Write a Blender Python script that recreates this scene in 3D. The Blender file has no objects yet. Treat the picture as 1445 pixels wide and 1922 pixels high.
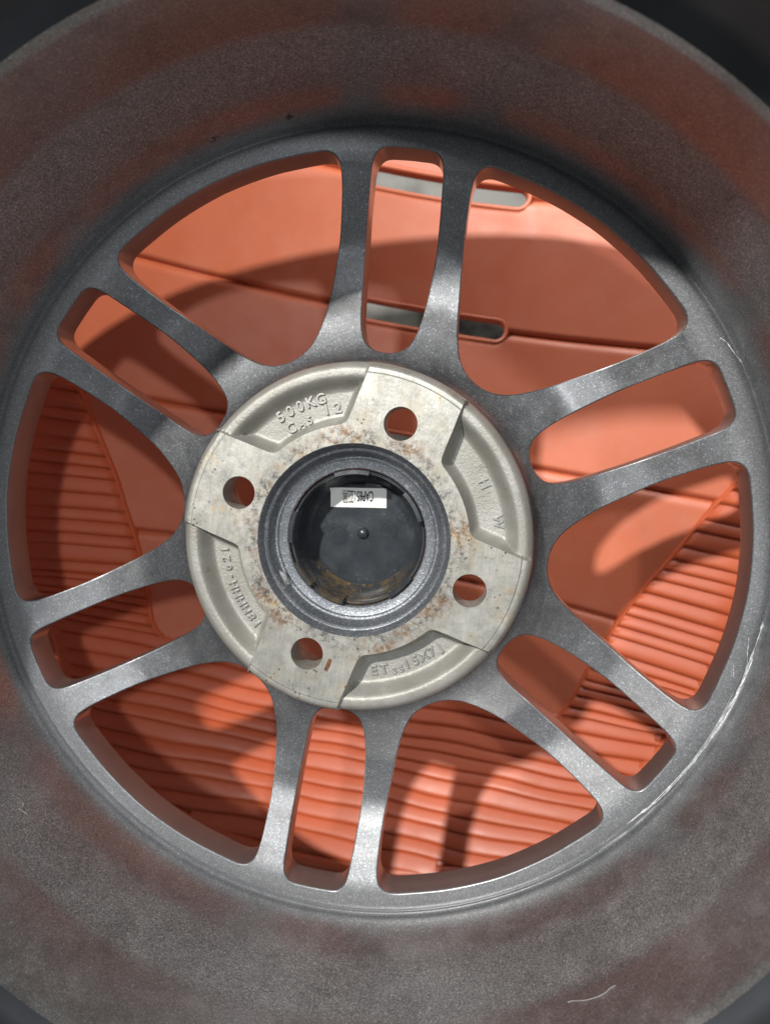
import bpy, bmesh, math, random
import numpy as np
from mathutils import Matrix, Vector
from mathutils.geometry import delaunay_2d_cdt

random.seed(7)
rng = np.random.default_rng(7)
scene = bpy.context.scene
MM = 0.001
PI = math.pi

# ------------------------------------------------------------------ camera, world, lamps, exposure
cam_data = bpy.data.cameras.new('camera')
cam_data.sensor_fit = 'HORIZONTAL'
cam_data.sensor_width = 36.0
cam_data.lens = 36.0 * 1400.0 / 1445.0
cam_data.clip_start = 0.005
cam_data.clip_end = 50.0
cam = bpy.data.objects.new('camera', cam_data)
scene.collection.objects.link(cam)
right = Vector((0.98459, 0.13183, -0.11487))
down = Vector((0.14206, -0.98612, 0.08590))
fwd = Vector((-0.10195, -0.10090, -0.98966))
m = Matrix.Identity(4)
for i in range(3):
    m[i][0] = right[i]
    m[i][1] = -down[i]
    m[i][2] = -fwd[i]
m.translation = Vector((0.04116, 0.04298, 0.30613))
cam.matrix_world = m
cam_data.dof.use_dof = True
cam_data.dof.focus_distance = 0.300
cam_data.dof.aperture_fstop = 11.0
scene.camera = cam

world = bpy.data.worlds.new('World')
scene.world = world
world.use_nodes = True
bg = world.node_tree.nodes['Background']
bg.inputs['Color'].default_value = (0.92, 0.96, 1.0, 1)
bg.inputs['Strength'].default_value = 0.185


def lamp(name, pos, target, power, size, colour, size_y=None):
    d = bpy.data.lights.new(name, 'AREA')
    d.shape = 'DISK' if size_y is None else 'RECTANGLE'
    d.size = size
    if size_y:
        d.size_y = size_y
    d.energy = power
    d.color = colour
    o = bpy.data.objects.new(name, d)
    scene.collection.objects.link(o)
    t = (Vector(target) - Vector(pos)).normalized()
    o.location = pos
    o.rotation_euler = t.to_track_quat('-Z', 'Y').to_euler()
    return o


lamp('lamp_key', (-0.587, 0.722, 1.453), (0, 0, -.05), 41.0, 0.075, (1.0, 0.975, 0.93))
lamp('lamp_second', (0.294, 0.406, 1.40), (0, 0, -.05), 6.8, 0.075, (0.95, 0.98, 1.0))
lamp('soft_fill_lamp', (-0.90, 1.50, 0.42), (0, 0.05, -.12), 33.0, 1.0, (1.0, 0.97, 0.94), 0.7)  # added broad fill that brightens the chair under the wheel; no source is seen

scene.view_settings.view_transform = 'Standard'
scene.view_settings.look = 'None'
scene.view_settings.exposure = 0.0
scene.view_settings.gamma = 1.0
scene.view_settings.use_curve_mapping = False
scene.cycles.max_bounces = 8

# ------------------------------------------------------------------ helpers


def pchip(xs, ys):
    """smooth monotone-ish cubic through a table"""
    xs = np.array(xs, float)
    ys = np.array(ys, float)
    d = np.diff(ys) / np.diff(xs)
    s = np.zeros_like(xs)
    s[0], s[-1] = d[0], d[-1]
    for i in range(1, len(xs) - 1):
        if d[i - 1] * d[i] <= 0:
            s[i] = 0
        else:
            s[i] = 2 * d[i - 1] * d[i] / (d[i - 1] + d[i])

    def f(x):
        x = np.clip(np.asarray(x, float), xs[0], xs[-1])
        i = np.clip(np.searchsorted(xs, x) - 1, 0, len(xs) - 2)
        h = xs[i + 1] - xs[i]
        t = (x - xs[i]) / h
        return ((2 * t**3 - 3 * t**2 + 1) * ys[i] + (t**3 - 2 * t**2 + t) * h * s[i]
                + (-2 * t**3 + 3 * t**2) * ys[i + 1] + (t**3 - t**2) * h * s[i + 1])
    return f


def link(name, verts, faces, mat, parent=None, sharp=35):
    """verts in millimetres -> one mesh object"""
    me = bpy.data.meshes.new(name)
    me.from_pydata([(v[0] * MM, v[1] * MM, v[2] * MM) for v in verts], [], [tuple(int(i) for i in f) for f in faces])
    me.validate()
    me.update()
    me.shade_smooth()
    if sharp:
        me.set_sharp_from_angle(angle=math.radians(sharp))
    if mat is not None:
        me.materials.append(mat)
    o = bpy.data.objects.new(name, me)
    scene.collection.objects.link(o)
    if parent is not None:
        o.parent = parent
    return o


def link_bm(name, bm, mat, parent=None, sharp=35):
    me = bpy.data.meshes.new(name)
    bm.to_mesh(me)
    bm.free()
    me.shade_smooth()
    if sharp:
        me.set_sharp_from_angle(angle=math.radians(sharp))
    me.materials.append(mat)
    o = bpy.data.objects.new(name, me)
    scene.collection.objects.link(o)
    if parent is not None:
        o.parent = parent
    return o


def empty(name, label, cat, group=None):
    o = bpy.data.objects.new(name, None)
    o.empty_display_size = 0.02
    scene.collection.objects.link(o)
    tag(o, label, cat, group)
    return o


def tag(o, label, cat, group=None):
    o['label'] = label
    o['category'] = cat
    if group:
        o['group'] = group


def lathe(profile, n=192, closed=False, centre=(0, 0)):
    vs, fs = [], []
    k = len(profile)
    for i in range(n):
        a = 2 * PI * i / n
        c, s = math.cos(a), math.sin(a)
        for r, z in profile:
            vs.append((centre[0] + r * c, centre[1] + r * s, z))
    for i in range(n):
        j = (i + 1) % n
        for q in range(k if closed else k - 1):
            q2 = (q + 1) % k
            fs.append((i * k + q, j * k + q, j * k + q2, i * k + q2))
    return vs, fs


def inside(poly, P):
    """vectorised point in polygon"""
    poly = np.asarray(poly)
    x, y = P[:, 0], P[:, 1]
    res = np.zeros(len(P), bool)
    x1, y1 = poly[:, 0], poly[:, 1]
    x2, y2 = np.roll(x1, -1), np.roll(y1, -1)
    for a, b, c, d in zip(x1, y1, x2, y2):
        if b == d:
            continue
        cond = ((b > y) != (d > y)) & (x < (c - a) * (y - b) / (d - b) + a)
        res ^= cond
    return res


def circle(r, n, c=(0, 0), ph=0.0):
    a = ph + np.arange(n) * 2 * PI / n
    return np.stack([c[0] + r * np.cos(a), c[1] + r * np.sin(a)], 1)


def closed_spline(pts, per):
    """Catmull-Rom closed curve"""
    P = np.asarray(pts, float)
    n = len(P)
    out = []
    for i in range(n):
        p0, p1, p2, p3 = P[i - 1], P[i], P[(i + 1) % n], P[(i + 2) % n]
        for k in range(per):
            t = k / per
            out.append(0.5 * ((2 * p1) + (-p0 + p2) * t + (2 * p0 - 5 * p1 + 4 * p2 - p3) * t * t
                              + (-p0 + 3 * p1 - 3 * p2 + p3) * t**3))
    return np.array(out)


def offset_poly(P, d):
    """grow a counter-clockwise polygon by d"""
    t = np.roll(P, -1, 0) - np.roll(P, 1, 0)
    t /= np.linalg.norm(t, axis=1)[:, None]
    return P + d * np.stack([t[:, 1], -t[:, 0]], 1)


def cdt(outer, holes, extra_loops, pts):
    """triangulate; returns verts (N,2), triangles (M,3) inside outer and outside holes.
    extra_loops: open polylines kept as edges"""
    V = []
    E = []

    def add(loop, close=True):
        b = len(V)
        for p in loop:
            V.append(Vector((float(p[0]), float(p[1]))))
        n = len(loop)
        for i in range(n if close else n - 1):
            E.append((b + i, b + (i + 1) % n))
    add(outer)
    for h in holes:
        add(h)
    for l in extra_loops:
        add(l, False)
    for p in pts:
        V.append(Vector((float(p[0]), float(p[1]))))
    ov, oe, of, *_ = delaunay_2d_cdt(V, E, [], 0, 1e-5, False)
    ov = np.array([(v.x, v.y) for v in ov])
    tri = np.array([list(f) for f in of])
    a, b, c = ov[tri[:, 0]], ov[tri[:, 1]], ov[tri[:, 2]]
    cr = (b[:, 0] - a[:, 0]) * (c[:, 1] - a[:, 1]) - (b[:, 1] - a[:, 1]) * (c[:, 0] - a[:, 0])
    tri[cr < 0] = tri[cr < 0][:, ::-1]
    cen = (a + b + c) / 3
    keep = inside(outer, cen) & (np.abs(cr) > 1e-6)
    for h in holes:
        keep &= ~inside(h, cen)
    return ov, tri[keep]


def hexgrid(rmax, s):
    out = []
    j = 0
    y = -rmax
    while y <= rmax:
        x = -rmax + (s / 2 if j % 2 else 0)
        while x <= rmax:
            out.append((x + random.uniform(-.12, .12) * s, y + random.uniform(-.12, .12) * s))
            x += s
        y += s * 0.866
        j += 1
    return np.array(out)


def dist_to_loop(P, loop, close=True):
    A = np.asarray(loop)
    B = np.roll(A, -1, 0)
    if not close:
        A, B = A[:-1], B[:-1]
    best = np.full(len(P), 1e9)
    for a, b in zip(A, B):
        ab = b - a
        L = ab @ ab + 1e-12
        t = np.clip(((P - a) @ ab) / L, 0, 1)
        q = a + t[:, None] * ab
        best = np.minimum(best, np.hypot(*(P - q).T))
    return best


def submesh(name, V3, faces, sel, mat, parent, sharp=35):
    """faces: list of tuples; sel: indices"""
    idx = {}
    vs, fs = [], []
    for k in sel:
        f = []
        for i in faces[k]:
            i = int(i)
            if i not in idx:
                idx[i] = len(vs)
                vs.append(V3[i])
            f.append(idx[i])
        fs.append(f)
    return link(name, vs, fs, mat, parent, sharp)


# ------------------------------------------------------------------ materials


class NT:
    def __init__(self, name):
        self.m = bpy.data.materials.new(name)
        self.m.use_nodes = True
        self.t = self.m.node_tree
        self.b = self.t.nodes['Principled BSDF']
        self.tc = self.t.nodes.new('ShaderNodeTexCoord')

    def node(self, typ, **kw):
        n = self.t.nodes.new(typ)
        for k, v in kw.items():
            setattr(n, k, v)
        return n

    def lk(self, a, b):
        self.t.links.new(a, b)

    def setv(self, sock, v):
        if hasattr(v, 'is_output') or isinstance(v, bpy.types.NodeSocket):
            self.lk(v, sock)
        else:
            sock.default_value = v

    def noise(self, scale, detail=2, rough=.5, vec=None, dist=0.0):
        n = self.node('ShaderNodeTexNoise')
        n.inputs['Scale'].default_value = scale
        n.inputs['Detail'].default_value = detail
        n.inputs['Roughness'].default_value = rough
        n.inputs['Distortion'].default_value = dist
        self.lk(vec or self.tc.outputs['Object'], n.inputs['Vector'])
        return n.outputs['Fac']

    def voro(self, scale, out='Color', feature='F1', vec=None):
        n = self.node('ShaderNodeTexVoronoi', feature=feature)
        n.inputs['Scale'].default_value = scale
        self.lk(vec or self.tc.outputs['Object'], n.inputs['Vector'])
        return n.outputs[out]

    def ramp(self, fac, stops):
        n = self.node('ShaderNodeValToRGB')
        els = n.color_ramp.elements
        while len(els) < len(stops):
            els.new(0.5)
        for e, (p, c) in zip(els, stops):
            e.position = p
            if not hasattr(c, '__len__'):
                c = (c, c, c)
            e.color = (*c[:3], 1)
        self.lk(fac, n.inputs['Fac'])
        return n.outputs['Color']

    def mix(self, fac, a, b, mode='MIX'):
        n = self.node('ShaderNodeMix', data_type='RGBA', blend_type=mode)
        self.setv(n.inputs[0], fac)
        for s, v in ((n.inputs[6], a), (n.inputs[7], b)):
            if isinstance(v, tuple):
                s.default_value = (*v[:3], 1)
            else:
                self.lk(v, s)
        return n.outputs[2]

    def math(self, op, a, b=0.0, c=None, clamp=False):
        n = self.node('ShaderNodeMath', operation=op, use_clamp=clamp)
        self.setv(n.inputs[0], a)
        self.setv(n.inputs[1], b)
        if c is not None:
            self.setv(n.inputs[2], c)
        return n.outputs[0]

    def mapping(self, scale=(1, 1, 1), rot=(0, 0, 0), loc=(0, 0, 0)):
        n = self.node('ShaderNodeMapping')
        n.inputs['Scale'].default_value = scale
        n.inputs['Rotation'].default_value = rot
        n.inputs['Location'].default_value = loc
        self.lk(self.tc.outputs['Object'], n.inputs['Vector'])
        return n.outputs['Vector']

    def polar(self):
        s = self.node('ShaderNodeSeparateXYZ')
        self.lk(self.tc.outputs['Object'], s.inputs[0])
        r = self.math('SQRT', self.math('ADD', self.math('MULTIPLY', s.outputs[0], s.outputs[0]),
                                        self.math('MULTIPLY', s.outputs[1], s.outputs[1])))
        a = self.math('ARCTAN2', s.outputs[1], s.outputs[0])
        return r, a, s.outputs[2]

    def band(self, x, lo, hi, soft):
        """1 between lo and hi"""
        a = self.node('ShaderNodeMapRange', interpolation_type='SMOOTHSTEP')
        self.lk(x, a.inputs[0])
        a.inputs[1].default_value = lo - soft
        a.inputs[2].default_value = lo + soft
        b = self.node('ShaderNodeMapRange', interpolation_type='SMOOTHSTEP')
        self.lk(x, b.inputs[0])
        b.inputs[1].default_value = hi - soft
        b.inputs[2].default_value = hi + soft
        return self.math('SUBTRACT', a.outputs[0], b.outputs[0])

    def combine(self, x, y, z=0.0):
        n = self.node('ShaderNodeCombineXYZ')
        for i, v in enumerate((x, y, z)):
            self.setv(n.inputs[i], v)
        return n.outputs[0]

    def bump(self, height, strength, dist, normal=None):
        n = self.node('ShaderNodeBump')
        n.inputs['Strength'].default_value = strength
        n.inputs['Distance'].default_value = dist
        self.lk(height, n.inputs['Height'])
        if normal is not None:
            self.lk(normal, n.inputs['Normal'])
        return n.outputs['Normal']

    def finish(self, col=None, rough=None, metal=None, normal=None, spec=None):
        for nm, v in (('Base Color', col), ('Roughness', rough), ('Metallic', metal), ('Normal', normal), ('Specular IOR Level', spec)):
            if v is None:
                continue
            if nm == 'Base Color' and isinstance(v, tuple):
                v = (*v[:3], 1)
            self.setv(self.b.inputs[nm], v)
        return self.m


def gunmetal(name, coarse, scratches=False):
    n = NT(name)
    f1 = n.voro(2600)
    fl = n.node('ShaderNodeSeparateColor')
    n.lk(f1, fl.inputs[0])
    flake = n.ramp(fl.outputs[0], [(0, .70), (.6, .96), (.9, 1.18), (.97, 1.7), (1, 2.5)] if not coarse else [(0, .72), (.6, .98), (.9, 1.15), (.98, 1.5), (1, 1.9)])
    big = n.noise(28, 4, .6)
    base = n.ramp(big, [(.3, (.300, .300, .304)), (.7, (.355, .355, .358))] if coarse else [(.3, (.150, .156, .165)), (.7, (.205, .212, .223))])
    col = n.mix(1.0, base, flake, 'MULTIPLY')
    # brake dust and dull worn patches
    grime = n.ramp(n.noise(55, 7, .72, dist=.6), [(.50, 0.0), (.64, .28 if coarse else .5)])
    col = n.mix(grime, col, (.085, .080, .078))
    # dust settled on the paint
    dust_haze = n.ramp(n.noise(70, 6, .65), [(.5, 0.0), (.8, .28)])
    col = n.mix(dust_haze, col, (.26, .25, .24))
    sp = n.voro(300, 'Distance')
    gate = n.noise(35, 3) if coarse else n.noise(20, 2)
    speck = n.math('MULTIPLY', n.ramp(sp, [(.045, 1.0), (.075, 0.0)]), n.ramp(gate, [(.60, 0.0), (.66, .8)] if coarse else [(.64, 0.0), (.7, .7)]))
    col = n.mix(speck, col, (.72, .71, .68))
    rough = n.ramp(n.noise(900, 3), [(.3, .30), (.7, .38)] if coarse else [(.3, .44), (.7, .54)])
    if coarse:
        # sandy cast texture in the barrel
        sand = n.ramp(n.noise(1250, 3, .75), [(.34, .45), (.5, 1.0), (.66, 1.55)])
        _r, _a, _z = n.polar()
        sandw = n.math('ADD', .28, n.math('MULTIPLY', n.band(_z, .021, .051, .0045), .47))
        col = n.mix(sandw, col, sand, 'MULTIPLY')
        _r, _a, _z = n.polar()
        face = n.band(_z, -1.0, .0015, .0015)
        sandy = n.band(_z, .021, .051, .0045)
        rough = n.mix(sandy, rough, (.54, .54, .54))
        n.lk(n.math('SUBTRACT', .72, n.math('MULTIPLY', sandy, .42)), n.b.inputs['Coat Weight'])
        rough = n.mix(face, rough, (.56, .56, .56))
        col = n.mix(n.math('MULTIPLY', face, .8), col, n.mix(1.0, (.182, .188, .198), flake, 'MULTIPLY'))
    bh = n.noise(1100 if coarse else 1700, 3, .65)
    nor = n.bump(bh, .20 if coarse else .16, .0003)
    metal = n.math('MULTIPLY', n.math('SUBTRACT', 1.0, n.math('MAXIMUM', speck, dust_haze)), .88)
    if scratches:
        r, a, z = n.polar()
        wob = n.noise(18, 2)
        v = n.combine(n.math('MULTIPLY', n.math('ADD', r, n.math('MULTIPLY', wob, .0016)), 1.0), n.math('MULTIPLY', a, .0016), 0.0)
        lines = n.noise(1500, 2, .6, vec=v)
        g = n.noise(60, 3)
        sc = n.math('MULTIPLY', n.band(r, .1634, .1662, .0010), n.band(a, -.80, -.20, .08))
        sc = n.math('MULTIPLY', sc, n.ramp(lines, [(.56, 0.0), (.60, 1.0)]))
        sc = n.math('MULTIPLY', sc, n.ramp(g, [(.40, .15), (.55, 1.0)]))
        col = n.mix(sc, col, (.62, .63, .63))
        metal = n.math('MULTIPLY', metal, n.math('SUBTRACT', 1.0, n.math('MULTIPLY', sc, .5)))
        nor = n.bump(sc, .5, .0003, nor)
    if not coarse:
        n.b.inputs['Coat Weight'].default_value = .55
    n.b.inputs['Coat Roughness'].default_value = .24 if coarse else .30
    n.b.inputs['Coat IOR'].default_value = 1.75
    return n.finish(col, rough, metal, nor)


def wall_paint():
    n = NT('gunmetal_window_wall')
    col = n.ramp(n.noise(40, 4, .6), [(.3, (.30, .295, .295)), (.7, (.36, .355, .355))])
    nor = n.bump(n.noise(500, 3, .6), .10, .0003)
    n.b.inputs['Coat Weight'].default_value = .9
    n.b.inputs['Coat Roughness'].default_value = .2
    n.b.inputs['Coat IOR'].default_value = 1.75
    return n.finish(col, .38, .88, nor)


M_wall = wall_paint()
M_spoke = gunmetal('gunmetal_spoke', False)
M_rim = gunmetal('gunmetal_rim', True, True)


def bare_alu(name, machined):
    n = NT(name)
    r, a, z = n.polar()
    base = n.ramp(n.noise(60, 5, .6), [(.3, (.33, .325, .30)), (.55, (.41, .405, .385)), (.75, (.49, .49, .475))])
    if machined:
        # warm stains, rust near the bore and the bolt holes, black pits
        st = n.ramp(n.noise(75, 6, .7), [(.50, 0.0), (.66, .55)])
        col = n.mix(st, base, (.30, .255, .175))
        ye = n.math('MULTIPLY', n.ramp(n.noise(48, 5, .65, dist=.4), [(.60, 0.0), (.74, .7)]), n.ramp(n.noise(310, 4, .7), [(.38, .1), (.6, 1.0)]))
        col = n.mix(ye, col, (.55, .33, .09))
        edge = n.band(r, .037, .0475, .004)
        ru = n.math('MULTIPLY', edge, n.math('MULTIPLY', n.ramp(n.noise(230, 8, .8), [(.46, 0.0), (.58, .9)]), n.ramp(n.noise(45, 3), [(.46, .05), (.60, 1.0)])))
        col = n.mix(ru, col, (.20, .105, .048))
        bl = n.math('MULTIPLY', n.band(r, .036, .044, .002), n.ramp(n.noise(260, 8, .8), [(.50, 0.0), (.60, .8)]))
        col = n.mix(bl, col, (.07, .068, .07))
        pit = n.math('MULTIPLY', n.ramp(n.voro(420, 'Distance'), [(.16, 1.0), (.24, 0.0)]), n.ramp(n.noise(80, 4), [(.50, 0.0), (.60, .85)]))
        col = n.mix(pit, col, (.11, .085, .06))
        br = n.noise(1.0, 3, .6, vec=n.mapping((1900, 110, 300), (0, 0, -.45)))
        grey = n.ramp(n.noise(1.0, 4, .7, vec=n.mapping((900, 90, 200), (0, 0, -.45))), [(.35, .75), (.6, 1.06)])
        col = n.mix(.4, col, grey, 'MULTIPLY')
        mot = n.ramp(n.noise(220, 6, .75), [(.34, .66), (.5, 1.0), (.7, 1.15)])
        col = n.mix(.65, col, mot, 'MULTIPLY')
        col = n.mix(1.0, col, (1.05, 1.045, 1.01), 'MULTIPLY')
        br2 = n.ramp(n.noise(90, 4), [(.4, .2), (.6, 1.0)])
        nor = n.bump(n.math('MULTIPLY', br, br2), .45, .0003)
        nor = n.bump(n.noise(700, 4, .7), .25, .0002, nor)
        metal, rough = .55, n.ramp(n.noise(150, 4), [(.3, .36), (.7, .56)])
    else:
        base = n.mix(1.0, base, (.84, .835, .81), 'MULTIPLY')
        gr = n.ramp(n.noise(80, 6, .7), [(.42, 0.0), (.75, .55)])
        col = n.mix(gr, base, (.27, .25, .205))
        bl = n.ramp(n.noise(130, 7, .75), [(.61, 0.0), (.72, .75)])
        col = n.mix(bl, col, (.12, .105, .085))
        nor = n.bump(n.noise(850, 4, .7), .55, .0004)
        metal, rough = .45, .50
    return n.finish(col, rough, metal, nor)


M_pad = bare_alu('machined_aluminium', True)
M_cast = bare_alu('cast_aluminium', False)


def bore_paint():
    n = NT('bore_paint')
    big = n.ramp(n.noise(60, 5, .65), [(.3, (.12, .13, .145)), (.7, (.185, .195, .21))])
    f1 = n.node('ShaderNodeSeparateColor')
    n.lk(n.voro(2100), f1.inputs[0])
    col = n.mix(1.0, big, n.ramp(f1.outputs[0], [(0, .85), (.8, 1.1), (.97, 1.9)]), 'MULTIPLY')
    wear = n.ramp(n.noise(140, 6, .75), [(.60, 0.0), (.68, .6)])
    col = n.mix(wear, col, (.42, .42, .42))
    nor = n.bump(n.noise(1300, 3, .6), .35, .0003)
    return n.finish(col, .42, .55, nor)


M_bore = bore_paint()


def plastic(name, col0, col1, rough, grain, haze=.30, spec=.5):
    n = NT(name)
    col = n.ramp(n.noise(16, 4, .55), [(.3, col0), (.7, col1)])
    dust_haze = n.ramp(n.noise(45, 6, .7), [(.45, haze * .15), (.85, haze)])
    col = n.mix(dust_haze, col, (.60, .36, .28))  # pale specular haze of the plastic, mixed into the base colour in patches
    sv = n.noise(1.0, 3, .65, vec=n.mapping((45, 900, 45), (0, 0, .5)))
    sg = n.ramp(n.noise(14, 4, .6), [(.52, 0.0), (.62, 1.0)])
    scr = n.math('MULTIPLY', n.ramp(sv, [(.66, 0.0), (.70, .35)]), sg)
    col = n.mix(scr, col, (.60, .33, .22))
    nor = n.bump(n.noise(1500, 3, .6), grain, .0002)
    rg = n.ramp(n.noise(60, 4), [(.3, rough - .05), (.7, rough + .07)])
    return n.finish(col, rg, 0.0, nor, spec)


M_orange = plastic('orange_plastic', (.460, .100, .034), (.515, .120, .043), .53, .14, .17, .9)
M_orange_rib = plastic('orange_plastic_ribbed', (.440, .082, .024), (.498, .098, .031), .46, .06, .06, .7)


def black_plastic(dirty):
    n = NT('black_plastic_dirty' if dirty else 'black_plastic')
    col = n.ramp(n.noise(90, 5, .6), [(.3, (.024, .028, .033)), (.7, (.038, .043, .050))])
    sm = n.ramp(n.noise(120, 6, .7), [(.55, 0.0), (.8, .35)])
    col = n.mix(sm, col, (.10, .11, .12))
    rough = n.ramp(n.noise(150, 4), [(.3, .16), (.7, .34)])
    if dirty:
        # dried yellow-brown grease that ran to one side of the cup
        r, a, z = n.polar()
        run = n.band(a, -2.3, -.7, .6)
        g = n.ramp(n.noise(190, 6, .7, dist=.5), [(.42, 0.0), (.64, .75)])
        col = n.mix(n.math('MULTIPLY', run, g), col, (.15, .092, .025))
        g2 = n.ramp(n.noise(420, 5, .75), [(.60, 0.0), (.68, .9)])
        col = n.mix(n.math('MULTIPLY', n.math('ADD', n.math('MULTIPLY', run, .9), .12), g2), col, (.34, .20, .05))
    else:
        sp = n.ramp(n.voro(650, 'Distance'), [(.07, 1.0), (.12, 0.0)])
        sp = n.math('MULTIPLY', sp, n.ramp(n.noise(110, 3), [(.58, 0.0), (.64, .7)]))
        col = n.mix(sp, col, (.42, .42, .38))
    nor = n.bump(n.noise(240, 4, .6), .10, .0004)
    return n.finish(col, rough, 0.0, nor, .5)


M_cap = black_plastic(False)
M_cup = black_plastic(True)


def plain(name, col, rough, metal=0.0, noise_amt=.12, scale=300):
    n = NT(name)
    c0 = tuple(v * (1 - noise_amt) for v in col)
    c1 = tuple(min(1, v * (1 + noise_amt)) for v in col)
    return n.finish(n.ramp(n.noise(scale, 4), [(.3, c0), (.7, c1)]), rough, metal)


M_label = plain('white_label_paper', (.78, .78, .74), .55, 0, .04, 500)
M_ink = plain('black_ink', (.02, .02, .022), .6)
M_lint = plain('pale_lint', (.34, .325, .31), .8)
M_darklint = plain('dark_lint', (.035, .025, .02), .8)
M_grease = plain('grey_grease', (.16, .165, .17), .5, .1, .5, 900)
M_rust = plain('rust_flake', (.14, .055, .02), .8, 0, .5, 900)


M_letter = NT('cast_lettering')
M_letter = M_letter.finish(M_letter.ramp(M_letter.noise(300, 4), [(.3, (.28, .275, .26)), (.7, (.38, .375, .355))]), .42, .45)


def floor_mat():
    n = NT('floor_tile')
    col = n.ramp(n.noise(9, 6, .6), [(.42, (.012, .012, .011)), (.52, (.10, .097, .08)), (.62, (.17, .165, .15))])
    return n.finish(col, .45)


M_floor = floor_mat()

# ------------------------------------------------------------------ floor
fl = link('floor', [(-3000, -3000, -470), (3000, -3000, -470), (3000, 3000, -470), (-3000, 3000, -470)], [(0, 1, 2, 3)], M_floor, None, None)
fl['kind'] = 'structure'

# ------------------------------------------------------------------ orange plastic chair
chair = empty('plastic_chair', 'orange moulded plastic chair shell under the wheel, with slots and ribbed edges', 'chair')
TILT = -0.045


def shell(x, y):
    x = np.asarray(x, float)
    y = np.asarray(y, float)
    g = np.maximum(0, -y - 60) / 100
    e = np.maximum(0, np.abs(x) - 180)
    return -(160 - .0021 * (x - 10.35)**2 - .0498 * y - 18.74 * g * g - np.minimum(.031 * e * e, 40))


def grid_solid(top, thick, name, mat, parent, sharp=40):
    """top: array (nu, nv, 3) -> closed slab"""
    nu, nv, _ = top.shape
    bot = top.copy()
    bot[:, :, 2] -= thick
    vs = list(map(tuple, top.reshape(-1, 3))) + list(map(tuple, bot.reshape(-1, 3)))
    N = nu * nv
    fs = []
    I = lambda i, j: i * nv + j
    for i in range(nu - 1):
        for j in range(nv - 1):
            q = (I(i, j), I(i + 1, j), I(i + 1, j + 1), I(i, j + 1))
            fs.append(q)
            fs.append(tuple(N + k for k in q[::-1]))
    for i in range(nu - 1):
        for j in (0, nv - 1):
            a, b = I(i, j), I(i + 1, j)
            fs.append((a, a + N, b + N, b) if j == 0 else (b, b + N, a + N, a))
    for j in range(nv - 1):
        for i in (0, nu - 1):
            a, b = I(i, j), I(i, j + 1)
            fs.append((b, b + N, a + N, a) if i == 0 else (a, a + N, b + N, b))
    o = link(name, vs, fs, mat, parent, sharp)
    return o


SLOT = {1: (1.0, 51.5), 2: (-1.0, 51.5), 3: (-2.0, 51.5)}     # groove index -> centre x, half length
HW = 5.0
GR = [275, 192.2, 115.7, 39.4, -37.8, -115, -262]      # groove heights at x = 0, top to bottom


def half_open(k, x):
    if k not in SLOT:
        return 0.0
    c, L = SLOT[k]
    d = abs(x - c)
    if d >= L:
        return 0.0
    e = L - d
    if e >= HW:
        return HW
    return math.sqrt(max(0, HW * HW - (HW - e)**2))


xs = set(np.arange(-216, 216.1, 6.0).round(2))
for k, (c, L) in SLOT.items():
    for s in (-1, 1):
        for t in np.linspace(0, 1, 9):
            xs.add(round(c + s * (L - HW + HW * math.sin(t * PI / 2)), 3))
xs = sorted(xs)
for k in range(len(GR) - 1):
    last = k == len(GR) - 2
    V = [0, .004, .012, .022, .034, .048, .065, .09] + list(np.linspace(.12, .88, 18 if last else 12)) + [.91, .935, .952, .966, .978, .988, .996, 1.0]
    top = np.zeros((len(xs), len(V), 3))
    for i, x in enumerate(xs):
        y1 = GR[k] + TILT * x - half_open(k, x)
        y0 = GR[k + 1] + TILT * x + half_open(k + 1, x)
        for j, v in enumerate(V):
            y = y0 + (y1 - y0) * v
            su, sd = y1 - y, y - y0
            z = float(shell(x, y))
            if k > 0:
                z -= 3.6 * max(0, 1 - su / 5.0)**2.0
            if not last:
                z -= 3.6 * max(0, 1 - sd / 2.6)**2.0
            top[i, j] = (x, y, z)
    grid_solid(top, 5.0, 'plank', M_orange, chair)

for k, (c, L) in SLOT.items():
    path = []
    n = 14
    R = HW + 2.4
    for s, a0 in ((1, -PI / 2), (-1, PI / 2)):
        cx = c + s * (L - HW)
        for i in range(n + 1):
            a = a0 + PI * i / n
            path.append((cx + R * math.cos(a), GR[k] + TILT * cx + R * math.sin(a)))
    P = []
    for i in range(len(path)):
        a, b = np.array(path[i]), np.array(path[(i + 1) % len(path)])
        m_ = max(1, int(np.linalg.norm(b - a) / 4))
        for q in range(m_):
            P.append(a + (b - a) * q / m_)
    P = np.array(P)
    tng = np.roll(P, -1, 0) - np.roll(P, 1, 0)
    tng /= np.linalg.norm(tng, axis=1)[:, None]
    nrm = np.stack([tng[:, 1], -tng[:, 0]], 1)
    prof = [(-2.4, -8), (-2.3, -1.2), (-2.0, -.2), (-1.5, .35), (-.8, .5), (-.1, .3), (.4, -.3), (.7, -1.4), (.8, -5)]
    vs, fs = [], []
    for p, nn in zip(P, nrm):
        for o_, z_ in prof:
            q = p + nn * o_
            vs.append((q[0], q[1], float(shell(q[0], q[1])) + z_))
    kk = len(prof)
    for i in range(len(P)):
        j = (i + 1) % len(P)
        for q in range(kk - 1):
            fs.append((i * kk + q, j * kk + q, j * kk + q + 1, i * kk + q + 1))
    link('slot_rim', vs, fs, M_orange, chair, 50)

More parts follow.
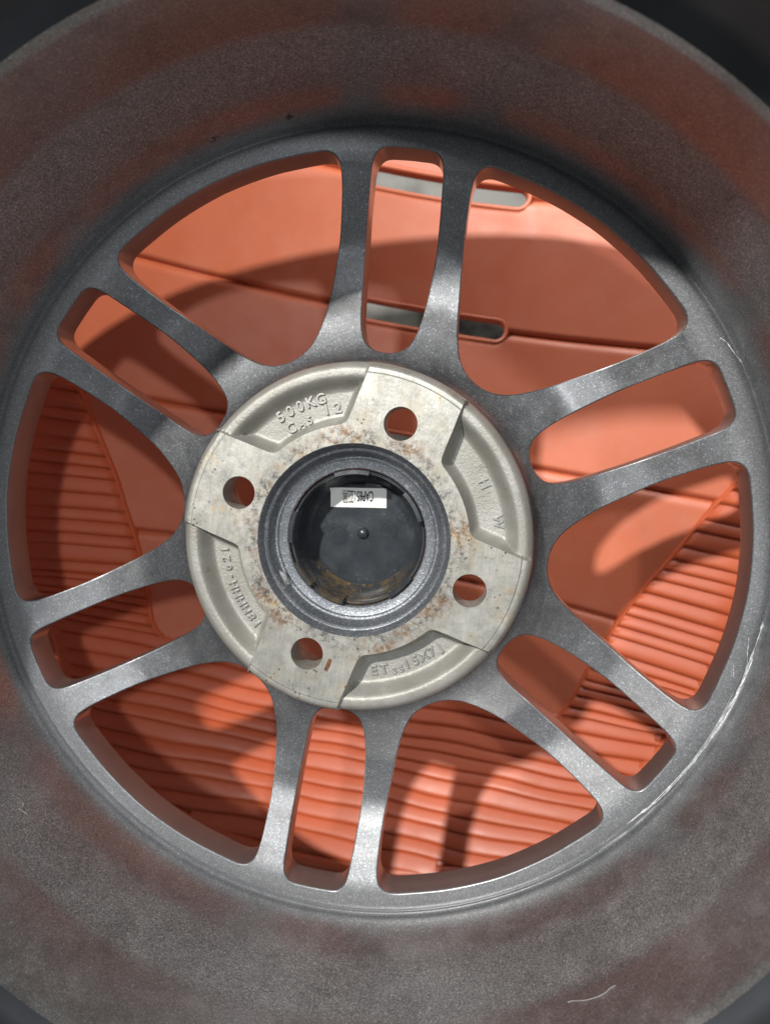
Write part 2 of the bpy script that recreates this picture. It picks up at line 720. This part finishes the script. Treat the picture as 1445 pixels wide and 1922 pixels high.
# ribbed area: a U round the smooth tongue
tong = [(-201, 103), (-186, 70), (-174.8, 46), (-169, 32), (-162, 13.5), (-156, -2.4), (-150.6, -20.6), (-146, -34), (-142.6, -47), (-137.7, -68), (-135.4, -80), (-133, -88.5), (-128.5, -94.5),
        (-121.9, -98.5), (-84, -107.8), (-34.5, -114), (17.8, -117), (69, -116.4), (101, -115.3), (112, -112), (119, -102), (123, -91.5), (127, -77), (133, -59), (137, -47), (142.5, -33),
        (149.7, -17.5), (157, -3.4), (169.8, 26.2), (176.5, 39.1), (187, 62), (203, 99)]
left = [(-218, 103), (-212, 40), (-200, -28), (-189, -64), (-179, -86), (-172, -107), (-167, -123), (-156, -144), (-130, -175), (-95, -200), (-45, -215)]
rightb = [(0, -219), (45, -214), (95, -198), (124, -176), (142, -155), (157, -127), (164, -114), (171, -100), (183, -58), (192, -18), (203, 45), (214, 99)]
region = np.array(tong + rightb[::-1] + left[::-1], float)


def rib_y(c, x, k):
    low = min(1.0, max(0.0, (-c - 60) / 60))
    w = (.35 + .9 * low) * (1.1 * math.sin(x / 31 + k * .42) + .8 * math.sin(x / 14.5 - k * .55 + 1.0) + .5 * math.sin(x / 8.3 + k * .9))
    return c - .04 * x + low * .00087 * x * x + w * .50


c = 100.0
levels = [c]
while c > -250:
    c -= random.choice((6.6, 7.6, 8.2, 9.0, 9.8))
    levels.append(c)
PV = [0, .10, .22, .36, .50, .62, .72, .80, .86, .91, .95, 1.0]
PH = [0, .25, .52, .78, .98, 1.10, 1.12, 1.02, .80, .50, .20, 0.0]
RX = np.arange(-220, 220.1, 1.0)
for k in range(len(levels) - 1):
    ca, cb = levels[k], levels[k + 1]

    def yv(v, x):
        return rib_y(ca, x, k) * (1 - v) + rib_y(cb, x, k + 1) * v
    spans = []
    for v in PV:
        pts = np.array([(x, yv(v, x)) for x in RX])
        ins = inside(region, pts)
        runs = []
        i = 0
        while i < len(RX):
            if ins[i]:
                j = i
                while j + 1 < len(RX) and ins[j + 1]:
                    j += 1
                if j - i > 14:
                    runs.append((RX[i], RX[j]))
                i = j + 1
            else:
                i += 1
        spans.append(runs)
    mid = spans[5]
    for (a0, b0) in mid:
        ends = []
        for runs in spans:
            best = None
            for (a, b) in runs:
                if b > a0 and a < b0:
                    ov = min(b, b0) - max(a, a0)
                    if best is None or ov > best[0]:
                        best = (ov, a, b)
            if best is None:
                ends.append((a0, b0))
            else:
                ends.append((min(max(best[1], a0 - 5), a0 + 5), max(min(best[2], b0 + 5), b0 - 5)))
        nu = max(8, int((b0 - a0) / 3.0))
        top = np.zeros((nu, len(PV), 3))
        hh = random.uniform(1.5, 2.3)
        for i in range(nu):
            u = i / (nu - 1)
            for j, v in enumerate(PV):
                x = ends[j][0] + (ends[j][1] - ends[j][0]) * u
                y = yv(v, x)
                top[i, j] = (x, y, float(shell(x, y)) + 1.6 + hh * PH[j])
        top = top[:, ::-1].copy()
        grid_solid(top, 4.5, 'rib', M_orange_rib, chair, 60)

# raised lips that close the ends of the ribs


def lip(name, pts, close, w, h):
    P = np.array(pts, float)
    Q = []
    n = len(P)
    for i in range(n if close else n - 1):
        p0, p1, p2, p3 = P[max(i - 1, 0)], P[i], P[min(i + 1, n - 1)], P[min(i + 2, n - 1)]
        for q in range(6):
            t = q / 6
            Q.append(0.5 * ((2 * p1) + (-p0 + p2) * t + (2 * p0 - 5 * p1 + 4 * p2 - p3) * t * t + (-p0 + 3 * p1 - 3 * p2 + p3) * t**3))
    Q.append(P[-1])
    Q = np.array(Q)
    t = np.gradient(Q, axis=0)
    t /= np.linalg.norm(t, axis=1)[:, None]
    nn = np.stack([t[:, 1], -t[:, 0]], 1)
    prof = [(-w, -4), (-w * .96, h * .55), (-w * .6, h * .92), (0, h), (w * .6, h * .92), (w * .96, h * .55), (w, -4)]
    top = np.zeros((len(Q), len(prof), 3))
    for i in range(len(Q)):
        for j, (o_, z_) in enumerate(prof):
            q = Q[i] + nn[i] * o_
            top[i, j] = (q[0], q[1], float(shell(q[0], q[1])) + z_)
    vs = list(map(tuple, top.reshape(-1, 3)))
    k = len(prof)
    fs = [(i * k + j, (i + 1) * k + j, (i + 1) * k + j + 1, i * k + j + 1) for i in range(len(Q) - 1) for j in range(k - 1)]
    fs = [f[::-1] for f in fs]
    return link(name, vs, fs, M_orange_rib, chair, 60)


lip('rib_border', tong, False, .9, 2.5)
lip('outer_border', left + rightb, False, 2.6, 3.2)

# ------------------------------------------------------------------ alloy wheel
wheel = empty('alloy_wheel', 'gunmetal twelve-spoke alloy car wheel seen from behind, lying on orange plastic', 'wheel')

zf = pchip([71.6, 72.2, 73.4, 76, 80, 90, 105, 120, 135, 148, 157, 160.5], [2, -1, -3.3, -5.6, -8, -12, -16, -15.2, -9.6, -3.8, -.35, 0])
TH = 14.0
small_half = [(77.2, 0), (77.5, 3), (78.5, 6), (80.6, 8.7), (84, 10.7), (90, 12.4), (97, 13.4), (107, 14.3), (120, 15), (133, 15.0), (145, 14.6), (150, 14.3),
              (153.5, 13.3), (155.8, 11.3), (156.8, 8.5), (157, 4), (157.1, 0)]
big_half = [(79.5, 0), (80, 4.5), (81.6, 8.9), (84.8, 13.4), (91, 19.2), (99.5, 25.4), (110, 32.4), (122, 40.2), (132.5, 46.2), (139, 49.4), (143.3, 50.7), (146.8, 49.9),
            (149.2, 47.2), (150.8, 42.6), (153, 33.8), (155, 24.5), (156.5, 13), (157.2, 0)]


def window(half, ang):
    """ang measured clockwise from straight up in the view"""
    L = [(r, t) for r, t in half] + [(r, -t) for r, t in half[-2:0:-1]]
    er = np.array([math.sin(ang), math.cos(ang)])
    et = np.array([math.cos(ang), -math.sin(ang)])
    P = np.array([r * er + t * et for r, t in L])
    S = closed_spline(P, 4)
    area = np.sum(S[:, 0] * np.roll(S[:, 1], -1) - np.roll(S[:, 0], -1) * S[:, 1])
    return S if area > 0 else S[::-1].copy()


wins = []
for k in range(6):
    wins.append(window(small_half, k * PI / 3))
    wins.append(window(big_half, k * PI / 3 + PI / 6))
EDGE = 0.55
grown = [offset_poly(w, EDGE) for w in wins]
RO, RI = 160.5, 71.6
pts = hexgrid(RO, 2.1)
rr = np.hypot(*pts.T)
pts = pts[(rr < RO - 1.2) & (rr > RI + 1.0)]
for g in grown:
    pts = pts[~inside(offset_poly(g, .9), pts)]
ring_pts = np.concatenate([circle(r, 300) for r in (72.2, 73.2, 74.6)])
far = np.hypot(*pts.T) > 75.4
pts = np.concatenate([pts[far], ring_pts])
v2, tri = cdt(circle(RO, 300), [circle(RI, 240)] + grown, [], pts)
r2 = np.hypot(*v2.T)
z2 = zf(r2)
n0 = len(v2)
V3 = [(v2[i, 0], v2[i, 1], z2[i]) for i in range(n0)]
faces = [tuple(t) for t in tri]
wall_flag = [False] * len(faces)
# window walls: rounded rear edge, straight wall, front edge
for w, g in zip(wins, grown):
    n = len(w)
    b = len(V3)
    rg = np.hypot(*g.T)
    rw = np.hypot(*w.T)
    mid_ = w + (g - w) * .3
    for i in range(n):
        V3.append((g[i, 0], g[i, 1], float(zf(rg[i]))))
    for i in range(n):
        V3.append((mid_[i, 0], mid_[i, 1], float(zf(rw[i])) - EDGE * .28))
    for i in range(n):
        V3.append((w[i, 0], w[i, 1], float(zf(rw[i])) - EDGE))
    for i in range(n):
        V3.append((w[i, 0], w[i, 1], float(zf(rw[i])) - TH))
    for i in range(n):
        j = (i + 1) % n
        for L in range(3):
            a = b + L * n
            faces.append((a + i, a + n + i, a + n + j, a + j))
            wall_flag.append(L == 2)
# front side
vf, tf = cdt(circle(RO, 300), [circle(RI, 240)] + wins, [], pts[np.hypot(*pts.T) > 76][::2])
rf = np.hypot(*vf.T)
b = len(V3)
zfr = zf(np.maximum(rf, 76))
V3 += [(vf[i, 0], vf[i, 1], zfr[i] - TH) for i in range(len(vf))]
faces += [tuple(b + i for i in t[::-1]) for t in tf]
wall_flag += [False] * (len(faces) - len(wall_flag))
V3a = np.array(V3)
cen = np.array([V3a[list(f)].mean(0) for f in faces])
cr_ = np.hypot(cen[:, 0], cen[:, 1])
ca_ = np.degrees(np.arctan2(cen[:, 0], cen[:, 1])) % 360
sec = (ca_ // 30).astype(int)
ring_sel = np.where(cr_ > 152)[0]
hub_sel = np.where(cr_ < 81.5)[0]
for k in range(12):
    sel = np.where((sec == k) & (cr_ <= 152) & (cr_ >= 81.5))[0]
    so = submesh('spoke', V3, faces, sel, M_spoke, wheel)
    so.data.materials.append(M_wall)
    so.data.polygons.foreach_set('material_index', [1 if wall_flag[q] else 0 for q in sel])

# rim: barrel, lips and the flat ring outside the windows
prof = [(160.5, 0), (162.3, 0.02), (163.4, -.10), (164.3, -.42), (165.0, -.9), (165.6, -1.35), (166.1, -1.4), (166.5, -.9), (166.9, .4)]
wall_r = pchip([.4, 4, 9, 14.5, 19, 23, 30, 40, 47, 51, 56, 70, 85], [166.9, 167.6, 168.6, 169.7, 170.6, 171.3, 172.4, 174.2, 175.4, 175.9, 176.2, 176.8, 177.4])
prof += [(float(wall_r(z)), z) for z in np.linspace(.4, 85, 44)[1:]]
prof += [
        (178.2, 88), (179.2, 89.8), (180.4, 91.6), (181.8, 93.8), (183, 98), (184, 130), (184.6, 146), (187, 152), (193, 157), (201, 160), (206.5, 160.5), (208, 158), (207, 153.5), (200, 151),
        (193.5, 147), (191.5, 140), (190.8, 112), (188, 102), (184, 95), (182, 88), (181, 60), (178.5, 35), (177.5, 18), (183, 2), (190, -8), (191.5, -26), (195, -31), (202, -33.5), (207, -36),
        (207, -39), (203, -40.5), (197, -39), (188, -32), (180, -22), (172, -16), (160.5, -14)]
ks = next(i for i, p in enumerate(prof) if p == (178.2, 88))
ke = next(i for i, p in enumerate(prof) if p == (193.5, 147))
fv_, ff_ = lathe(prof[ks:ke + 1], 300)
M_flange = plain('dark_gunmetal_flange', (.070, .076, .085), .38, .75, .12, 60)  # same gunmetal as the barrel, with a darker base past the step
link('inner_flange', fv_, [f[::-1] for f in ff_], M_flange, wheel, 40)
vs, fs = lathe(prof, 300)
np_ = len(prof)
fs = [f for q, f in enumerate(fs) if not (ks <= q % (np_ - 1) < ke)]
b = len(vs)
rim_faces = [f[::-1] for f in fs]
rim_wall = [False] * len(rim_faces)
rv = list(vs)
idx = {}
for k in ring_sel:
    f = []
    for i in faces[k]:
        i = int(i)
        if i not in idx:
            idx[i] = len(rv)
            rv.append(tuple(V3a[i]))
        f.append(idx[i])
    rim_faces.append(tuple(f))
    rim_wall.append(wall_flag[k])
bm = bmesh.new()
bv = [bm.verts.new((v[0] * MM, v[1] * MM, v[2] * MM)) for v in rv]
for f, wf in zip(rim_faces, rim_wall):
    try:
        bm.faces.new([bv[i] for i in f]).material_index = 1 if wf else 0
    except ValueError:
        pass
bmesh.ops.remove_doubles(bm, verts=bm.verts, dist=2e-6)
link_bm('rim', bm, M_rim, wheel, 40).data.materials.append(M_wall)

# hub ------------------------------------------------------------------
BOLT = -math.radians(-75.309)           # first bolt hole, counter-clockwise from +x
hub = submesh('hub', V3, faces, hub_sel, M_spoke, wheel)
PADZ = 15.6
bolt_pos = [(50 * math.cos(BOLT + k * PI / 2), 50 * math.sin(BOLT + k * PI / 2)) for k in range(4)]
bolt_loops = [circle(6.65, 40, c) for c in bolt_pos]
pock_pol = [(70.2, 16.2), (64, 17.8), (58.5, 19.7), (53, 21.8), (48.4, 24.2), (47.0, 25.6), (46.3, 28)]
pockets = []
for k in range(4):
    a0 = BOLT - k * PI / 2
    half = []
    for r, d in pock_pol:
        half.append((r, d))
    arc = [(46.3, d) for d in np.linspace(31, 59, 8)]
    L = half + arc + [(r, 90 - d) for r, d in half[::-1]]
    pockets.append(np.array([(r * math.cos(a0 - math.radians(d)), r * math.sin(a0 - math.radians(d))) for r, d in L]))


def densify(P, s):
    out = []
    for i in range(len(P) - 1):
        n = max(1, int(np.linalg.norm(P[i + 1] - P[i]) / s))
        for q in range(n):
            out.append(P[i] + (P[i + 1] - P[i]) * q / n)
    out.append(P[-1])
    return np.array(out)


pock_lines = [densify(P, .8) for P in pockets]
pock_polys = [np.concatenate([P, np.array([P[-1] * 1.15, (P[-1] + P[0]) * .5 * 1.6, P[0] * 1.15])]) for P in pockets]
HR, BR = 70.2, 38.8
RS = 66.4
hp = hexgrid(HR, .78)
hr = np.hypot(*hp.T)
hp = hp[(hr < HR - .5) & (hr > BR + .5)]
for L in bolt_loops:
    hp = hp[~inside(offset_poly(L, .4), hp)]
for L in pock_lines:
    hp = hp[dist_to_loop(hp, L, False) > .35]
hp = hp[np.abs(np.hypot(*hp.T) - RS - .25) > .6]
hv, ht = cdt(circle(HR, 360), [circle(BR, 200)] + bolt_loops, pock_lines + [np.concatenate([circle(q, 420), circle(q, 420)[:1]]) for q in (RS, RS + .5)], hp)


def hub_z(P):
    r = np.hypot(*P.T)
    z = np.full(len(P), PADZ)
    z = np.where(r > RS + .15, PADZ - .40 - 1.9 * np.clip((r - RS - 1.6) / (HR - RS - 1.6), 0, 1)**2.2, z)
    for L, poly in zip(pock_lines, pock_polys):
        d = dist_to_loop(P, L, False)
        ins = inside(poly, P) & (d > .01)
        floor_ = 5.8 + .5 * (r - 50) / 12
        wall = floor_ + (PADZ - floor_) * np.clip(1 - d / 4.2, 0, 1)**2.0 - .55 * np.clip(d / .5, 0, 1) * 0
        t = np.clip((r - 59.6) / 6.0, 0, 1)
        t = t * t * (3 - 2 * t)
        rim_ = floor_ + (13.4 - floor_) * t - 2.0 * np.clip((r - 67.4) / 2.8, 0, 1)**2
        zz = np.maximum(wall, rim_)
        # soft union
        zz = np.minimum(zz, PADZ - .05)
        z = np.where(ins, zz, z)
    return z


hz = hub_z(hv)
H3 = [(hv[i, 0], hv[i, 1], hz[i]) for i in range(len(hv))]
hf = [tuple(t) for t in ht]
hc = np.array([hv[list(f)].mean(0) for f in hf])
which = np.full(len(hf), -1)
for k, poly in enumerate(pock_polys):
    which[inside(poly, hc)] = k
hcr = np.hypot(*hc.T)
pad_sel = np.where((which < 0))[0]
pad = submesh('mounting_pad', H3, hf, pad_sel, M_pad, hub, 25)
pad['label'] = 'pale machined mounting pad with rust stains and four bolt holes'
pocket_objs = []
for k in range(4):
    po = submesh('casting_pocket', H3, hf, np.where(which == k)[0], M_cast, hub, 40)
    pocket_objs.append(po)

# outer wall of the hub boss
wallp = []
edge2 = circle(HR, 360)
ez = hub_z(edge2 * .9999)
vs, fs = [], []
drop = [(0, 0, None), (.55, -.8, None), (1.0, -2.6, None), (1.2, 0, 5.5), (1.4, 0, 2.0)]
for i in range(360):
    d = edge2[i] / HR
    for o_, dz, zabs in drop:
        z = ez[i] + dz if zabs is None else zabs
        vs.append((d[0] * (HR + o_), d[1] * (HR + o_), z))
k = len(drop)
for i in range(360):
    j = (i + 1) % 360
    for q in range(k - 1):
        fs.append((i * k + q, i * k + q + 1, j * k + q + 1, j * k + q))
link('boss_wall', vs, fs, M_cast, hub, 50)

# bolt hole walls
for c in bolt_pos:
    n = 40
    pr = [(6.65, PADZ), (6.5, PADZ - .5), (6.5, 3.0), (10.5, -3.0), (12.5, -6.0), (12.5, -22)]
    vs, fs = lathe(pr, n, False, c)
    link('bolt_hole', vs, fs, M_pad, hub, 30)
# front side of the hub
fv, ft = cdt(circle(72.5, 200), [circle(28.6, 120)] + [circle(12.5, 40, c) for c in bolt_pos], [], [])
link('hub_front', [(p[0], p[1], -22) for p in fv], [tuple(t[::-1]) for t in ft], M_spoke, hub)

# centre bore
pr = [(BR, PADZ), (38.2, PADZ - .8), (37.4, PADZ - 2.6), (36.9, PADZ - 3.4), (35.9, PADZ - 3.9), (35.4, PADZ - 4.6), (34.4, PADZ - 7.6), (33.6, PADZ - 8.4), (32.8, PADZ - 8.6),
      (32.4, PADZ - 9.1), (32.0, PADZ - 9.3), (28.9, PADZ - 9.7), (28.4, PADZ - 10.2), (28.4, -22)]
vs, fs = lathe(pr, 240)
link('centre_bore', vs, fs, M_bore, hub, 28)


def text_mesh(s, size, extrude, bevel=0.0, fat=0.0):
    cu = bpy.data.curves.new('txt', 'FONT')
    cu.body = s
    cu.size = size * MM
    cu.extrude = extrude * MM
    cu.bevel_depth = bevel * MM
    cu.bevel_resolution = 2
    cu.offset = fat * MM
    cu.align_x = 'CENTER'
    cu.align_y = 'CENTER'
    cu.resolution_u = 6
    o = bpy.data.objects.new('txt', cu)
    scene.collection.objects.link(o)
    bpy.context.view_layer.update()
    dg = bpy.context.evaluated_depsgraph_get()
    me = bpy.data.meshes.new_from_object(o.evaluated_get(dg))
    bpy.data.objects.remove(o)
    bpy.data.curves.remove(cu)
    return me


def put_text(s, x, y, z, rot, size, parent, mat, name='raised_lettering', extrude=.55, bevel=.16, sx=1.0, fat=0.0):
    me = text_mesh(s, size, extrude, bevel, fat)
    me.materials.clear()
    me.materials.append(mat)
    o = bpy.data.objects.new(name, me)
    scene.collection.objects.link(o)
    o.location = (x * MM, y * MM, z * MM)
    o.rotation_euler = (0, 0, math.radians(rot))
    o.scale = (sx, 1, 1)
    o.parent = parent
    return o


def arc_text(s, r, a_mid, step, size, z, parent, mat, outward=True, **kw):
    """letters on an arc; a_mid in degrees counter-clockwise from +x"""
    n = len(s)
    for i, ch in enumerate(s):
        if ch == ' ':
            continue
        off = (i - (n - 1) / 2) * step
        a = a_mid - off if outward else a_mid + off
        x, y = r * math.cos(math.radians(a)), r * math.sin(math.radians(a))
        put_text(ch, x, y, z, a - 90 if outward else a + 90, size, parent, mat, **kw)


FZ = 6.2
arc_text('500KG', 58.2, 120.7, 4.5, 5.9, FZ + .2, pocket_objs[3], M_letter)
arc_text('C', 52.0, 128.2, 5, 5.8, FZ, pocket_objs[3], M_letter)
arc_text('A5', 51.5, 121.2, 4.1, 4.7, FZ - .1, pocket_objs[3], M_letter)
arc_text('12', 53.4, 108.0, 5.0, 6.0, FZ - .1, pocket_objs[3], M_letter)
arc_text('H', 56.3, 31.4, 5, 5.6, FZ, pocket_objs[0], M_letter)
arc_text('W', 57.6, 15.1, 5, 5.4, FZ, pocket_objs[0], M_letter)
arc_text('18HHHH-621', 55.8, 211.0, 3.95, 5.0, FZ, pocket_objs[2], M_letter)
arc_text('ET', 55.6, 287.3, 4.4, 5.8, FZ, pocket_objs[1], M_letter, False)
arc_text('35', 57.2, 295.2, 2.9, 3.6, FZ - .1, pocket_objs[1], M_letter, False)
arc_text('15X7J', 55.8, 307.6, 4.0, 5.5, FZ + .2, pocket_objs[1], M_letter, False)

# ------------------------------------------------------------------ centre cap
cap = empty('centre_cap', 'black plastic centre cap with white sticker inside the wheel bore', 'wheel cap')
CZ = -13.0
vs, fs = lathe([(28.2, 3.2), (27.7, 4.0), (27.0, 3.9), (26.6, 2.8), (26.5, -1), (26.1, -5), (25.3, -8.5), (24.3, -10.8), (23.2, -12.2), (22.6, -12.8)], 160)
link('cup_wall', vs, fs, M_cup, cap, 50)
vs, fs = lathe([(22.6, -12.8), (22.2, -13.2), (21.6, -13.1), (21.0, CZ), (14, CZ), (7, CZ), (2.6, CZ), (2.4, CZ + .9), (1.8, CZ + 1.7), (1.0, CZ + 2.15), (.02, CZ + 2.3)], 120)
link('cup_floor', vs, fs, M_cap, cap, 50)
for ang, wid in ((101, 30), (37, 28), (-40, 26), (-108, 28), (178, 28), (222, 24)):
    n = 16
    vs, fs = [], []
    sec_ = [(25.7, -2), (25.8, 7.2), (26.4, 8.0), (27.9, 7.8), (28.2, 6.8), (27.7, 5.6), (27.4, -2)]
    for i in range(n):
        a = math.radians(ang + wid * (i / (n - 1) - .5))
        for r, z in sec_:
            vs.append((r * math.cos(a), r * math.sin(a), z))
    k = len(sec_)
    for i in range(n - 1):
        for q in range(k):
            q2 = (q + 1) % k
            fs.append((i * k + q, (i + 1) * k + q, (i + 1) * k + q2, i * k + q2))
    fs.append(tuple(range(k))[::-1])
    fs.append(tuple((n - 1) * k + q for q in range(k)))
    link('clip', vs, fs, M_cup, cap, 40)


def ring_mark(x, y, r, w=.28, h=.22):
    vs, fs = lathe([(r - w, CZ - .1), (r - w * .6, CZ + h), (r + w * .6, CZ + h), (r + w, CZ - .1)], 48, False, (x, y))
    return link('moulded_ring', vs, fs, M_cap, cap, 60)


for x, y, r in ((-11.1, -2.6, 3.8), (11.0, 2.6, 3.6), (16.2, 9.4, 2.4), (14.9, -12.4, 2.4), (-18.3, 1.2, 1.8), (-7.0, -17.0, 2.1)):
    ring_mark(x, y, r)
put_text('1', 16.2, 9.4, CZ + .05, -20, 3.0, cap, M_cap, 'moulded_mark', .05, .06)
for q in range(12):
    a = q * PI / 6
    put_text(str(q + 1), 11.0 + 2.55 * math.cos(a), 2.6 + 2.55 * math.sin(a), CZ + .04, math.degrees(a) - 90, 1.25, cap, M_cap, 'moulded_mark', .04, .04)

# sticker, printed upside down in this view
lx, ly, la = -3.95, 15.0, 6.9
st_w, st_h = 24.4, 8.5
co, si = math.cos(math.radians(la)), math.sin(math.radians(la))


def lp(u, v):
    return (lx + u * co - v * si, ly + u * si + v * co)


def sticker_lift(r):
    return .18 + (max(0, r - 21.6)**2) * .42


vs, fs = [], []
NU = 32
NV = 8
for i in range(NU + 1):
    u = (i / NU - .5) * st_w
    for q in range(NV + 1):
        x, y = lp(u, (q / NV - .5) * st_h)
        vs.append((x, y, CZ + sticker_lift(math.hypot(x, y))))
W1 = NV + 1
nb = len(vs)
vs += [(x, y, z - .12) for x, y, z in vs]
for i in range(NU):
    for q in range(NV):
        a = i * W1 + q
        fs.append((a, a + W1, a + W1 + 1, a + 1))
        fs.append((nb + a, nb + a + 1, nb + a + W1 + 1, nb + a + W1))
    for a, fl_ in ((i * W1, 0), (i * W1 + NV, 1)):
        f = (a, nb + a, nb + a + W1, a + W1)
        fs.append(f[::-1] if fl_ else f)
for q in range(NV):
    fs.append((q, q + 1, nb + q + 1, nb + q))
    a = NU * W1 + q
    fs.append((a, nb + a, nb + a + 1, a + 1))
stick = link('sticker', vs, fs, M_label, cap, 30)
for body, u0, fat_, sx_ in (('CAP651', 2.3, .07, .40), ('亚', -3.2, .02, .46), ('黑', -5.7, .015, .46)):
    px, py = lp(u0, .9)
    ptxt = put_text(body, px, py, 0, la + 180, 6.4, stick, M_ink, 'printed_text', .01, 0.0, sx_, fat_)
    ptxt.data.transform(Matrix.LocRotScale(ptxt.location, ptxt.rotation_euler, ptxt.scale))
    ptxt.location = (0, 0, 0)
    ptxt.rotation_euler = (0, 0, 0)
    ptxt.scale = (1, 1, 1)
    for v in ptxt.data.vertices:
        v.co.z = (CZ + sticker_lift(math.hypot(v.co.x, v.co.y) / MM) + .06) * MM

# ------------------------------------------------------------------ small dirt and lint


def lump(name, x, y, z, s, mat, label, cat, seed):
    bm = bmesh.new()
    bmesh.ops.create_icosphere(bm, subdivisions=3, radius=1.0)
    r = np.random.default_rng(seed)
    ph = r.uniform(0, 6, 9)
    for v in bm.verts:
        c_ = v.co
        k = 1 + .22 * math.sin(5 * c_.x + ph[0]) * math.sin(4 * c_.y + ph[1]) + .16 * math.sin(9 * c_.y + ph[2]) * math.sin(8 * c_.z + ph[3]) + r.uniform(-.06, .06)
        v.co = Vector((c_.x * s[0] * k, c_.y * s[1] * k, c_.z * s[2] * k)) * MM
    o = link_bm(name, bm, mat, None, 60)
    o.location = (x * MM, y * MM, z * MM)
    tag(o, label, cat)
    return o


o = lump('grease_lump', -27.0, -21.0, 8.3, (3.6, 1.7, .9), M_grease, 'grey crumbly grease lump stuck in the bore at lower left', 'grease', 3)
o.rotation_euler = (0, 0, -.9)
o = lump('rust_flake', -3.5, -51.5, PADZ + .15, (.8, 2.6, .3), M_rust, 'small brown rust flake on the mounting pad below the bore', 'rust flake', 5)
o.rotation_euler = (0, 0, -.25)


def fibre(name, P, rad, mat, label):
    P = [Vector(p) * MM for p in P]
    bm = bmesh.new()
    rings = []
    for i, p in enumerate(P):
        t = (P[min(i + 1, len(P) - 1)] - P[max(i - 1, 0)]).normalized()
        a = t.orthogonal().normalized()
        b_ = t.cross(a)
        rings.append([bm.verts.new(p + (a * math.cos(q * PI / 2.5) + b_ * math.sin(q * PI / 2.5)) * rad * MM) for q in range(5)])
    for i in range(len(rings) - 1):
        for q in range(5):
            bm.faces.new((rings[i][q], rings[i + 1][q], rings[i + 1][(q + 1) % 5], rings[i][(q + 1) % 5]))
    o = link_bm(name, bm, mat, None, 80)
    tag(o, label, 'lint')
    return o


barrel_r = wall_r


def on_barrel(ang, z, lift=.15):
    r = float(barrel_r(z)) - lift
    return (r * math.cos(math.radians(ang)), r * math.sin(math.radians(ang)), z)


def curl(a0, z0, da, dz, n, seed):
    r = np.random.default_rng(seed)
    out = []
    for i in range(n):
        t = i / (n - 1)
        out.append(on_barrel(a0 + da * t + .35 * math.sin(t * 9 + seed), z0 + dz * t + 1.0 * math.sin(t * 7 + seed * 2) + r.uniform(-.1, .1), .25))
    return out


fibre('lint_fibre', curl(-55, 57, 6.5, 2.0, 24, 2), .11, M_lint, 'pale curled lint fibre on the barrel at lower right')
fibre('lint_fibre', curl(226, 32, 1.6, 2.0, 14, 5), .11, M_lint, 'short pale lint fibre on the barrel at lower left')
fibre('lint_fibre', curl(106.6, 7, -.5, 1.6, 10, 6), .13, M_darklint, 'short dark lint hair on the barrel at the top')
fibre('lint_fibre', curl(117.5, 8.5, -.9, 1.2, 10, 8), .11, M_darklint, 'dark lint hair on the barrel at upper left')

# long pale scuffs in the paint of the ring


ring_z = pchip([157, 162.3, 163.4, 164.3, 165.0, 165.6, 166.1, 166.5], [-.35, .02, -.10, -.42, -.9, -1.35, -1.4, -.9])


M_scuff = plain('scuffed_paint', (.64, .65, .65), .5, .3, .4, 900)
rim_obj = next(o for o in wheel.children if o.name.startswith('rim'))


def scuff(P, rad, seed):
    r = np.random.default_rng(seed)
    P = np.array(P, float)
    d = np.linspace(0, len(P) - 1, 14 * (len(P) - 1))
    rr = np.interp(d, np.arange(len(P)), P[:, 0])
    aa = np.interp(d, np.arange(len(P)), P[:, 1])
    k = np.arange(len(d))
    rr = rr + .14 * np.sin(k * .23 + seed) + .05 * np.sin(k * 1.1 + 2 * seed) + r.normal(0, .03, len(k))
    bm = bmesh.new()
    rings = []
    for i in range(len(d)):
        w = rad * (.35 + .9 * abs(math.sin(i * .21 + seed)) * (.6 + .4 * math.sin(i * .9))) * (1 if 1 < i < len(d) - 2 else .3)
        a = math.radians(aa[i])
        row = []
        for o_, h in ((-w, -.04), (-w * .4, .05), (w * .4, .05), (w, -.04)):
            q = rr[i] + o_
            row.append(bm.verts.new((q * math.cos(a) * MM, q * math.sin(a) * MM, (float(ring_z(q)) + h) * MM)))
        rings.append(row)
    for i in range(len(rings) - 1):
        for q in range(3):
            bm.faces.new((rings[i][q], rings[i][q + 1], rings[i + 1][q + 1], rings[i + 1][q]))
    bmesh.ops.recalc_face_normals(bm, faces=bm.faces)
    return link_bm('scuff', bm, M_scuff, rim_obj, 60)


scuff([(165.4, -3.5), (165.4, -8), (165.3, -12.8), (165.3, -17.7), (165.1, -23.1), (164.9, -28), (164.4, -32.8), (163.4, -37)], .62, 1)
scuff([(166.0, -9), (165.9, -14), (165.8, -19), (165.6, -25), (165.2, -30)], .40, 2)
scuff([(164.5, -15), (164.4, -21), (164.2, -27), (163.6, -33), (163.0, -39)], .30, 3)
scuff([(161.6, -6.0), (162.5, -8.2), (164.7, -9.8), (165.2, -13)], .16, 5)
scuff([(158.6, -10.1), (161.3, -12.2), (159.2, -11.4)], .16, 6)
scuff([(162.0, 37.0), (164.0, 35.8), (164.8, 33.7), (166.0, 32.5)], .26, 7)
